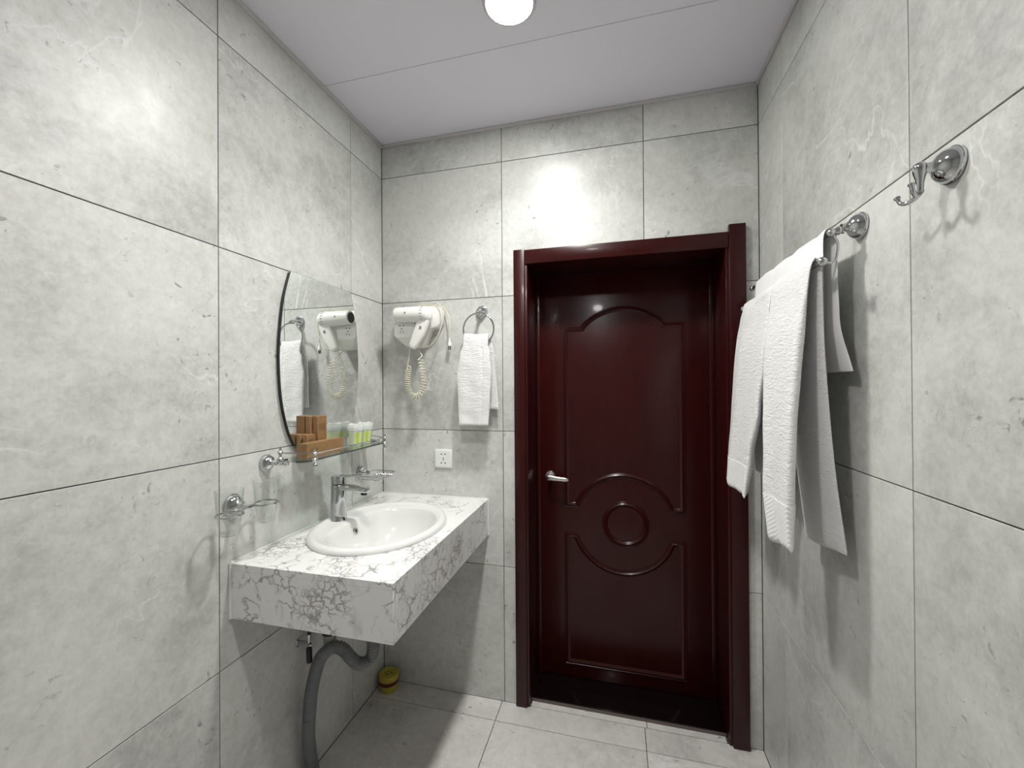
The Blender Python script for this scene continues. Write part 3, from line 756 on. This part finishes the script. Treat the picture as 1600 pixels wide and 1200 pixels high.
# upper towel: thin, smooth
def rip_u(t, q, sg):
    a = .0016*math.sin(q*23+t*4)*math.exp(-((t-.47)/.12)**2) + .0010*math.sin(q*41+1.3)*math.exp(-((t-.42)/.10)**2)
    if t > .72: a += .006*(t-.72)/.28*math.sin(q*9+.6)
    return a
tw = thing('hand_towel', (UBX, 1.34, 1.76), 'thin smooth white towel folded over the upper rail, behind the two bath towels', 'towel')
obj('cloth', drape([(.466, 1.45), (.4655, 1.60), (.4665, 1.72), (.4700, 1.752), (.4785, 1.7595), (.4870, 1.750), (.4900, 1.715), (.4915, 1.60), (.4935, 1.52), (.5080, 1.430)],
                   [(0, 1.092), (.45, 1.090), (.55, 1.088), (.8, 1.084), (1, 1.070)], [(0, 1.572), (.5, 1.578), (1, 1.56)],
                   [(0, .005), (.45, .0055), (1, .005)], rip_u, mR, nT=110, nS=34), TERRYS, tw, smooth=True, angle=75)
# near bath towel
def rip_n(t, q, sg):
    f = max(0, 1-t/.50)
    a = (.0045*math.sin(q*7.5+.8+1.5*t) + .0025*math.sin(q*15+2.0-3*t))*(.35+.65*f)
    a += .0006*math.sin(t*60+q*9)*f*min(1, t*8)
    if t > .5: a = .004*math.sin(q*6+1.0)*(t-.5)*2
    return a
pn = [(.402, 1.000), (.400, 1.12), (.405, 1.30), (.418, 1.48), (.431, 1.62), (.438, 1.672), (.4475, 1.692), (.4570, 1.678), (.4600, 1.62), (.4640, 1.46), (.4780, 1.22), (.5000, 1.005)]
s0n = [(0, 1.092), (.12, 1.086), (.45, 1.083), (.50, 1.083), (.6, 1.088), (1, 1.085)]
s1n = [(0, 1.245), (.12, 1.262), (.42, 1.315), (.50, 1.320), (1, 1.290)]
tn = [(0, .016), (.10, .030), (.36, .030), (.46, .014), (.50, .010), (.56, .010), (1, .009)]
tw = thing('bath_towel', (LBX, 1.2, 1.69), 'thick white terry bath towel on the lower rail, the nearer and longer one', 'towel', 'white bath towels on the rail')
cl = obj('cloth', drape(pn, s0n, s1n, tn, rip_n, mN, nT=150, nS=34), TERRY, tw, smooth=True, angle=75)
obj('hem_band', drape(pn, s0n, s1n, tn, rip_n, mN, nT=14, nS=34, t0=0.0005, t1=.082, grow=.0018), TERRYH, tw, smooth=True, angle=75)
# far bath towel
def rip_f(t, q, sg):
    f = max(0, 1-t/.50)
    a = (.0060*math.sin(q*8+2.2) + .0028*math.sin(q*19+1.0+2*t))*(.35+.65*f)
    a += .0005*math.sin(t*57+q*8)*f*min(1, t*8)
    return a if t < .5 else .002*math.sin(q*7)
pf = [(.388, 1.050), (.396, 1.13), (.408, 1.28), (.420, 1.48), (.431, 1.62), (.438, 1.670), (.4475, 1.688), (.4565, 1.674), (.4590, 1.62), (.4620, 1.46), (.4680, 1.25), (.476, 1.10)]
s0f = [(0, 1.402), (.10, 1.388), (.22, 1.345), (.34, 1.322), (.46, 1.322), (1, 1.345)]
s1f = [(0, 1.640), (.25, 1.640), (.42, 1.632), (.47, 1.615), (.50, 1.60), (1, 1.62)]
tf = [(0, .014), (.10, .026), (.36, .026), (.46, .014), (.50, .010), (1, .009)]
tw = thing('bath_towel', (LBX, 1.48, 1.69), 'thick white terry bath towel on the lower rail, the shorter one next to the door', 'towel', 'white bath towels on the rail')
obj('cloth', drape(pf, s0f, s1f, tf, rip_f, mR, nT=140, nS=34), TERRY, tw, smooth=True, angle=75)
obj('hem_band', drape(pf, s0f, s1f, tf, rip_f, mR, nT=14, nS=34, t0=.0005, t1=.078, grow=.0018), TERRYH, tw, smooth=True, angle=75)

# ================================================================ ROBE HOOK
hk = thing('robe_hook', (XR, .827, 1.76), 'chrome double robe hook high on the right wall, nearest the viewer', 'hook')
g = G(); dome(g, (XR, .827, 1.760), (-1, 0, 0), 1.0); obj('wall_mount', g, CHROME, hk, smooth=True)
hx = .4945
obj('arm', G().tube([(XR-.030, .827, 1.760), (XR-.036, .8275, 1.760), (hx+.006, .830, 1.7605)], [.0085, .0076, .0068], 16), CHROME, hk, smooth=True)
obj('stem', G().lathe([(1e-6, .0105), (.0050, .0095), (.0085, .0060), (.0100, .0010), (.0098, -.0040), (.0082, -.0110), (.0062, -.0180), (.0048, -.0260), (.0044, -.0360), (.0050, -.0395), (.0040, -.0425), (1e-6, -.0430)], (hx, .830, 1.7615), (0, 0, 1), 24), CHROME, hk, smooth=True)
for pts in (cr([(hx, .830, 1.7225), (hx-.001, .838, 1.7165), (hx-.006, .850, 1.7130), (hx-.011, .859, 1.7165), (hx-.0135, .8625, 1.7260)], 6),
            cr([(hx, .830, 1.7225), (hx-.005, .826, 1.7155), (hx-.012, .820, 1.7135), (hx-.018, .816, 1.7190), (hx-.0205, .815, 1.7290)], 6)):
    g = G().tube(pts, [.0042-.0012*i/(len(pts)-1) for i in range(len(pts))], 12); g.lathe([(.0034, -.002), (.0048, 0), (.0048, .003), (1e-6, .005)], pts[-1], Vector(pts[-1])-Vector(pts[-3]), 12)
    obj('prong', g, CHROME, hk, smooth=True)

# ================================================================ TOWEL RING
tr_ = thing('towel_ring', (-.586, D, 1.740), 'chrome towel ring on the back wall between hair dryer and door', 'towel ring')
g = G(); dome(g, (-.586, D, 1.738), (0, -1, 0), .92)
g.tube([(-.586, D-.036, 1.738), (-.586, D-.056, 1.732)], .0075, 12); g.ball((-.586, D-.058, 1.726), .0100, 14)
obj('wall_mount', g, CHROME, tr_, smooth=True)
RC = (-.5835, D-.058, 1.6525)
obj('ring', G().tube([(RC[0]+.070*math.cos(a), RC[1], RC[2]+.070*math.sin(a)) for a in [2*PI*i/56 for i in range(56)]], .0040, 10, closed=True), CHROME, tr_, smooth=True)
ys = D-.058
def rip_r(t, q, sg):
    a = .0022*math.sin(q*11+.4)*min(1, abs(t-.5)*4) + .0004*math.sin(t*70+q*5)*(1 if t < .5 else .3)+.0007*math.sin(t*33+q*9)
    if .72 < q < .80 and t < .46: a -= .0035*math.sin((q-.72)/.08*PI)*(1 if sg > 0 else 1)
    return a
def sag(a, s_, z):
    if z > 1.50:
        c = max(0, 1-((s_-RC[0])/.075)**2); z = z - .010*c*min(1, (z-1.50)/.10)
    return (s_, a, z)
pr_ = [(ys-.019, 1.232), (ys-.019, 1.32), (ys-.018, 1.45), (ys-.015, 1.56), (ys-.010, 1.612), (ys, 1.636), (ys+.010, 1.612), (ys+.015, 1.56), (ys+.020, 1.45), (ys+.024, 1.30)]
s0r = [(0, -.668), (.12, -.672), (.30, -.677), (.42, -.664), (.47, -.650), (.53, -.650), (.7, -.668), (1, -.668)]
s1r = [(0, -.534), (.15, -.526), (.30, -.519), (.42, -.526), (.47, -.535), (.53, -.535), (.7, -.512), (1, -.500)]
tR = [(0, .012), (.12, .020), (.35, .022), (.47, .016), (.53, .016), (.65, .012), (1, .010)]
tw = thing('face_towel', (RC[0], ys, 1.63), 'small white terry towel hanging through the towel ring', 'towel')
obj('cloth', drape(pr_, s0r, s1r, tR, rip_r, sag, nT=120, nS=36), TERRY, tw, smooth=True, angle=75)
obj('hem_band', drape(pr_, s0r, s1r, tR, rip_r, sag, nT=10, nS=36, t0=.0005, t1=.058, grow=.0008), TERRYH, tw, smooth=True, angle=75)

# ================================================================ HAIR DRYER
hdx = -.88
hold = thing('hair_dryer_holder', (hdx, D, 1.67), 'white plastic wall holder with a small shaver socket, behind the hair dryer', 'holder')
back = [(-.978, 1.757), (-.966, 1.768), (-.785, 1.766), (-.770, 1.756), (-.766, 1.745), (-.768, 1.690), (-.782, 1.668), (-.818, 1.662), (-.850, 1.588), (-.870, 1.580), (-.925, 1.582), (-.970, 1.630), (-.980, 1.66)]
obj('housing', G().prism(back, 1.705, D-.0005, 'y'), PLAST, hold, bevel=.008, seg=3)
g = G()
f0 = [(-.975, 1.694), (-.878, 1.690), (-.868, 1.680), (-.880, 1.628), (-.968, 1.626), (-.976, 1.638)]
b0 = [(-.984, 1.698), (-.862, 1.694), (-.852, 1.680), (-.862, 1.585), (-.930, 1.583), (-.984, 1.628)]
k = 6; V = [(x, 1.668, z) for x, z in f0]+[(x, 1.706, z) for x, z in b0]
F = [list(range(k)), list(range(k, 2*k))]+[(i, (i+1) % k, k+(i+1) % k, k+i) for i in range(k)]
obj('socket_box', g.add(V, F), PLAST, hold, bevel=.004, seg=3)
obj('socket_face', G().box((-.958, 1.6672, 1.640), (-.908, 1.6679, 1.686)), WHITEC, hold)
for px, pz in ((-.945, 1.677), (-.927, 1.677)): obj('socket_hole', G().lathe([(.0028, 0), (.0028, .0008), (1e-6, .0008)], (px, 1.6672, pz), (0, -1, 0), 12), BLACK, hold)
for px in (-.9425, -.9285): obj('socket_hole', G().box((px, 1.6664, 1.645), (px+.002, 1.6672, 1.654)), BLACK, hold)
obj('indicator', G().lathe([(.0035, 0), (.0035, .0008), (1e-6, .0008)], (-.9365, 1.6672, 1.663), (0, -1, 0), 12), GREYP, hold)

dry = thing('hair_dryer', (-.88, 1.655, 1.66), 'white hair dryer resting in the wall holder with coiled cord hanging below', 'hair dryer')
BY, BZ = 1.658, 1.7230
bar = cr([(-.958, .0285), (-.956, .0315), (-.945, .0328), (-.90, .0345), (-.85, .0358), (-.825, .0362), (-.812, .0350)], 4)
V = []; F = []; nn2 = 28
for x, r in bar:
    for j in range(nn2): a = 2*PI*j/nn2; V.append((x, BY+r*math.cos(a), BZ+r*math.sin(a)+(x+.88)*(-.03)))
for i in range(len(bar)-1):
    for j in range(nn2): F.append((i*nn2+j, i*nn2+(j+1) % nn2, (i+1)*nn2+(j+1) % nn2, (i+1)*nn2+j))
F.append(list(range(nn2))[::-1]); F.append([(len(bar)-1)*nn2+j for j in range(nn2)])
body = obj('barrel', G().add(V, F), PLAST, dry, smooth=True, angle=50)
obj('nozzle_opening', G().lathe([(.0255, 0), (.0255, .0012), (1e-6, .0012)], (-.958, BY, BZ+.002), (-1, 0, 0), 24), BLACK, body)
obj('badge', G().lathe([(.0042, 0), (.0042, .0006), (1e-6, .0006)], (-.897, BY-.0345, BZ+.004), (0, -1, .08), 16), GREYP, body)
obj('grille_cap', G().lathe([(.0352, .000), (.0350, .003), (.0335, .010), (.027, .018), (.017, .022), (1e-6, .0235)], (-.8110, BY, BZ-.0022), (1, -.10, 0), 28), PLAST, body, smooth=True)
for i in range(7):
    a = math.radians(120+i*20)
    c = Vector((-.8225, BY+.0364*math.cos(a), BZ-.0018+.0364*math.sin(a)))
    d = Vector((0, math.cos(a), math.sin(a)))
    obj('vent_slot', G().lathe([(.0009, -.0055), (.0014, -.004), (.0014, .004), (.0009, .0055)], c, (1, 0, 0), 6), GREYP, body)
# handle
hs = [(-.822, 1.700, .029, .017), (-.829, 1.672, .0280, .0165), (-.844, 1.635, .0270, .016), (-.861, 1.604, .0230, .0150), (-.874, 1.582, .0185, .0135), (-.879, 1.574, .012, .010)]
V = []; F = []; H = cr(hs, 4)
for i, (x, z, hw, ht) in enumerate(H):
    x2, z2 = H[min(i+1, len(H)-1)][:2]; x1, z1 = H[max(i-1, 0)][:2]
    t = Vector((x2-x1, 0, z2-z1)).normalized(); u = Vector((t.z, 0, -t.x))
    for j in range(20):
        a = 2*PI*j/20; c, s_ = math.cos(a), math.sin(a)
        cc = math.copysign(abs(c)**.6, c); ss = math.copysign(abs(s_)**.6, s_)
        V.append(Vector((x, BY-.003, z))+u*(hw*cc)+Vector((0, ht*ss, 0)))
for i in range(len(H)-1):
    for j in range(20): F.append((i*20+j, i*20+(j+1) % 20, (i+1)*20+(j+1) % 20, (i+1)*20+j))
F.append(list(range(20))[::-1]); F.append([(len(H)-1)*20+j for j in range(20)])
hdl = obj('handle', G().add(V, F), PLAST, dry, smooth=True, angle=60)
obj('switch', G().box((-.834, BY-.0225, 1.656), (-.825, BY-.0185, 1.668)), GREYP, hdl, bevel=.001)
# cords
CYY = 1.672
g = G().tube(cr([(-.889, BY-.003, 1.575), (-.895, 1.660, 1.552), (-.905, 1.668, 1.515), (-.910, 1.671, 1.497), (-.906, CYY, 1.488)], 6), .0024, 8)
g.tube([(-.902+.0085*math.cos(a), CYY-.004, 1.486+.0085*math.sin(a)) for a in [2*PI*i/20 for i in range(20)]], .0026, 8, closed=True)
obj('cord_lead', g, CREAM, dry, smooth=True)
U = cr([(-.906, 1.478), (-.910, 1.440), (-.908, 1.400), (-.892, 1.366), (-.866, 1.357), (-.842, 1.375), (-.832, 1.410), (-.833, 1.450), (-.842, 1.495), (-.846, 1.524)], 12)
L = [0]
for a, b in zip(U, U[1:]): L.append(L[-1]+math.hypot(b[0]-a[0], b[1]-a[1]))
turns = 29; NP = turns*12; pts = []
# tighter turns on the left strand, stretched on the right strand
def prog(q): return q - .10*math.sin(2*PI*q*.5)*0
for i in range(NP+1):
    q = i/NP; d = (q**1.0)*L[-1]; qq = i/NP
    w_ = 1.0+.55*max(0, (qq-.5)*2)
    d = L[-1]*(q*.78+.22*q*q)
    j = 0
    while j < len(L)-2 and L[j+1] < d: j += 1
    f = (d-L[j])/max(1e-9, L[j+1]-L[j]); x = U[j][0]+(U[j+1][0]-U[j][0])*f; z = U[j][1]+(U[j+1][1]-U[j][1])*f
    tx, tz = U[j+1][0]-U[j][0], U[j+1][1]-U[j][1]; l = math.hypot(tx, tz); nx, nz = -tz/l, tx/l
    a = 2*PI*turns*q; r = .0135
    pts.append((x+nx*r*math.cos(a), CYY+r*.8*math.sin(a), z+nz*r*math.cos(a)))
obj('coiled_cord', G().tube(pts, .0021, 6), CREAM, dry, smooth=True, angle=80)
obj('cord_tail', G().tube(cr([pts[-1], (-.846, 1.685, 1.540), (-.862, 1.70, 1.556), (-.872, 1.712, 1.575), (-.872, 1.72, 1.590)], 6), .0024, 8), CREAM, dry, smooth=True)
pc = thing('power_cord', (-.74, 1.735, 1.6), 'cream power cord with two-pin plug looped around the right side of the dryer holder', 'cord')
obj('cable', G().tube(cr([(-.862, 1.715, 1.585), (-.845, 1.700, 1.578), (-.800, 1.690, 1.592), (-.765, 1.690, 1.640), (-.748, 1.692, 1.700), (-.752, 1.694, 1.745), (-.775, 1.698, 1.776), (-.82, 1.715, 1.777), (-.88, 1.730, 1.778),
                          (-.90, 1.745, 1.776), (-.86, 1.752, 1.776), (-.80, 1.752, 1.776), (-.762, 1.745, 1.760), (-.740, 1.735, 1.725), (-.730, 1.730, 1.690), (-.729, 1.728, 1.640), (-.730, 1.728, 1.618)], 8), .0026, 8), CREAM, pc, smooth=True)
g = G().lathe([(.0030, 0), (.0045, -.004), (.0035, -.007), (.0045, -.010), (.0040, -.014), (.0075, -.020), (.0095, -.034), (.0090, -.037)], (-.730, 1.728, 1.622), n=16, sc=(1, 1))
obj('plug', g, PLAST, pc, smooth=True)
for dx in (-.004, .004): obj('pin', G().box((-.730+dx-.0012, 1.7255, 1.568), (-.730+dx+.0012, 1.7305, 1.586)), DARKR, pc)

# ================================================================ WALL SOCKET
sx_, sz_ = -.7745, 1.0695
so_ = thing('wall_socket', (sx_, D, sz_), 'square white five-hole wall socket on the back wall above the counter', 'socket')
obj('plate', G().box((sx_-.043, D-.009, sz_-.043), (sx_+.043, D-.0005, sz_+.043)), WHITEC, so_, bevel=.003)
obj('face', G().box((sx_-.036, D-.0102, sz_-.036), (sx_+.036, D-.0088, sz_+.036)), WHITEC, so_, bevel=.0006, seg=1)
def slot(cx_, cz_, w_, h_, rot):
    c, s_ = math.cos(rot), math.sin(rot); q = [(-w_/2, -h_/2), (w_/2, -h_/2), (w_/2, h_/2), (-w_/2, h_/2)]
    return [(cx_+a*c-b*s_, cz_+a*s_+b*c) for a, b in q]
for cx_, cz_, rot, ww, hh in ((-.009, .021, 0, .006, .005), (.009, .021, 0, .006, .005), (0, -.001, 0, .003, .014), (-.0095, -.020, -.6, .0035, .009), (.0095, -.020, .6, .0035, .009)):
    obj('slot', G().prism(slot(sx_+cx_, sz_+cz_, ww, hh, rot), D-.0106, D-.0103, 'y'), BLACK, so_)

for o in bpy.data.objects:
    if '_w' in o: del o['_w']
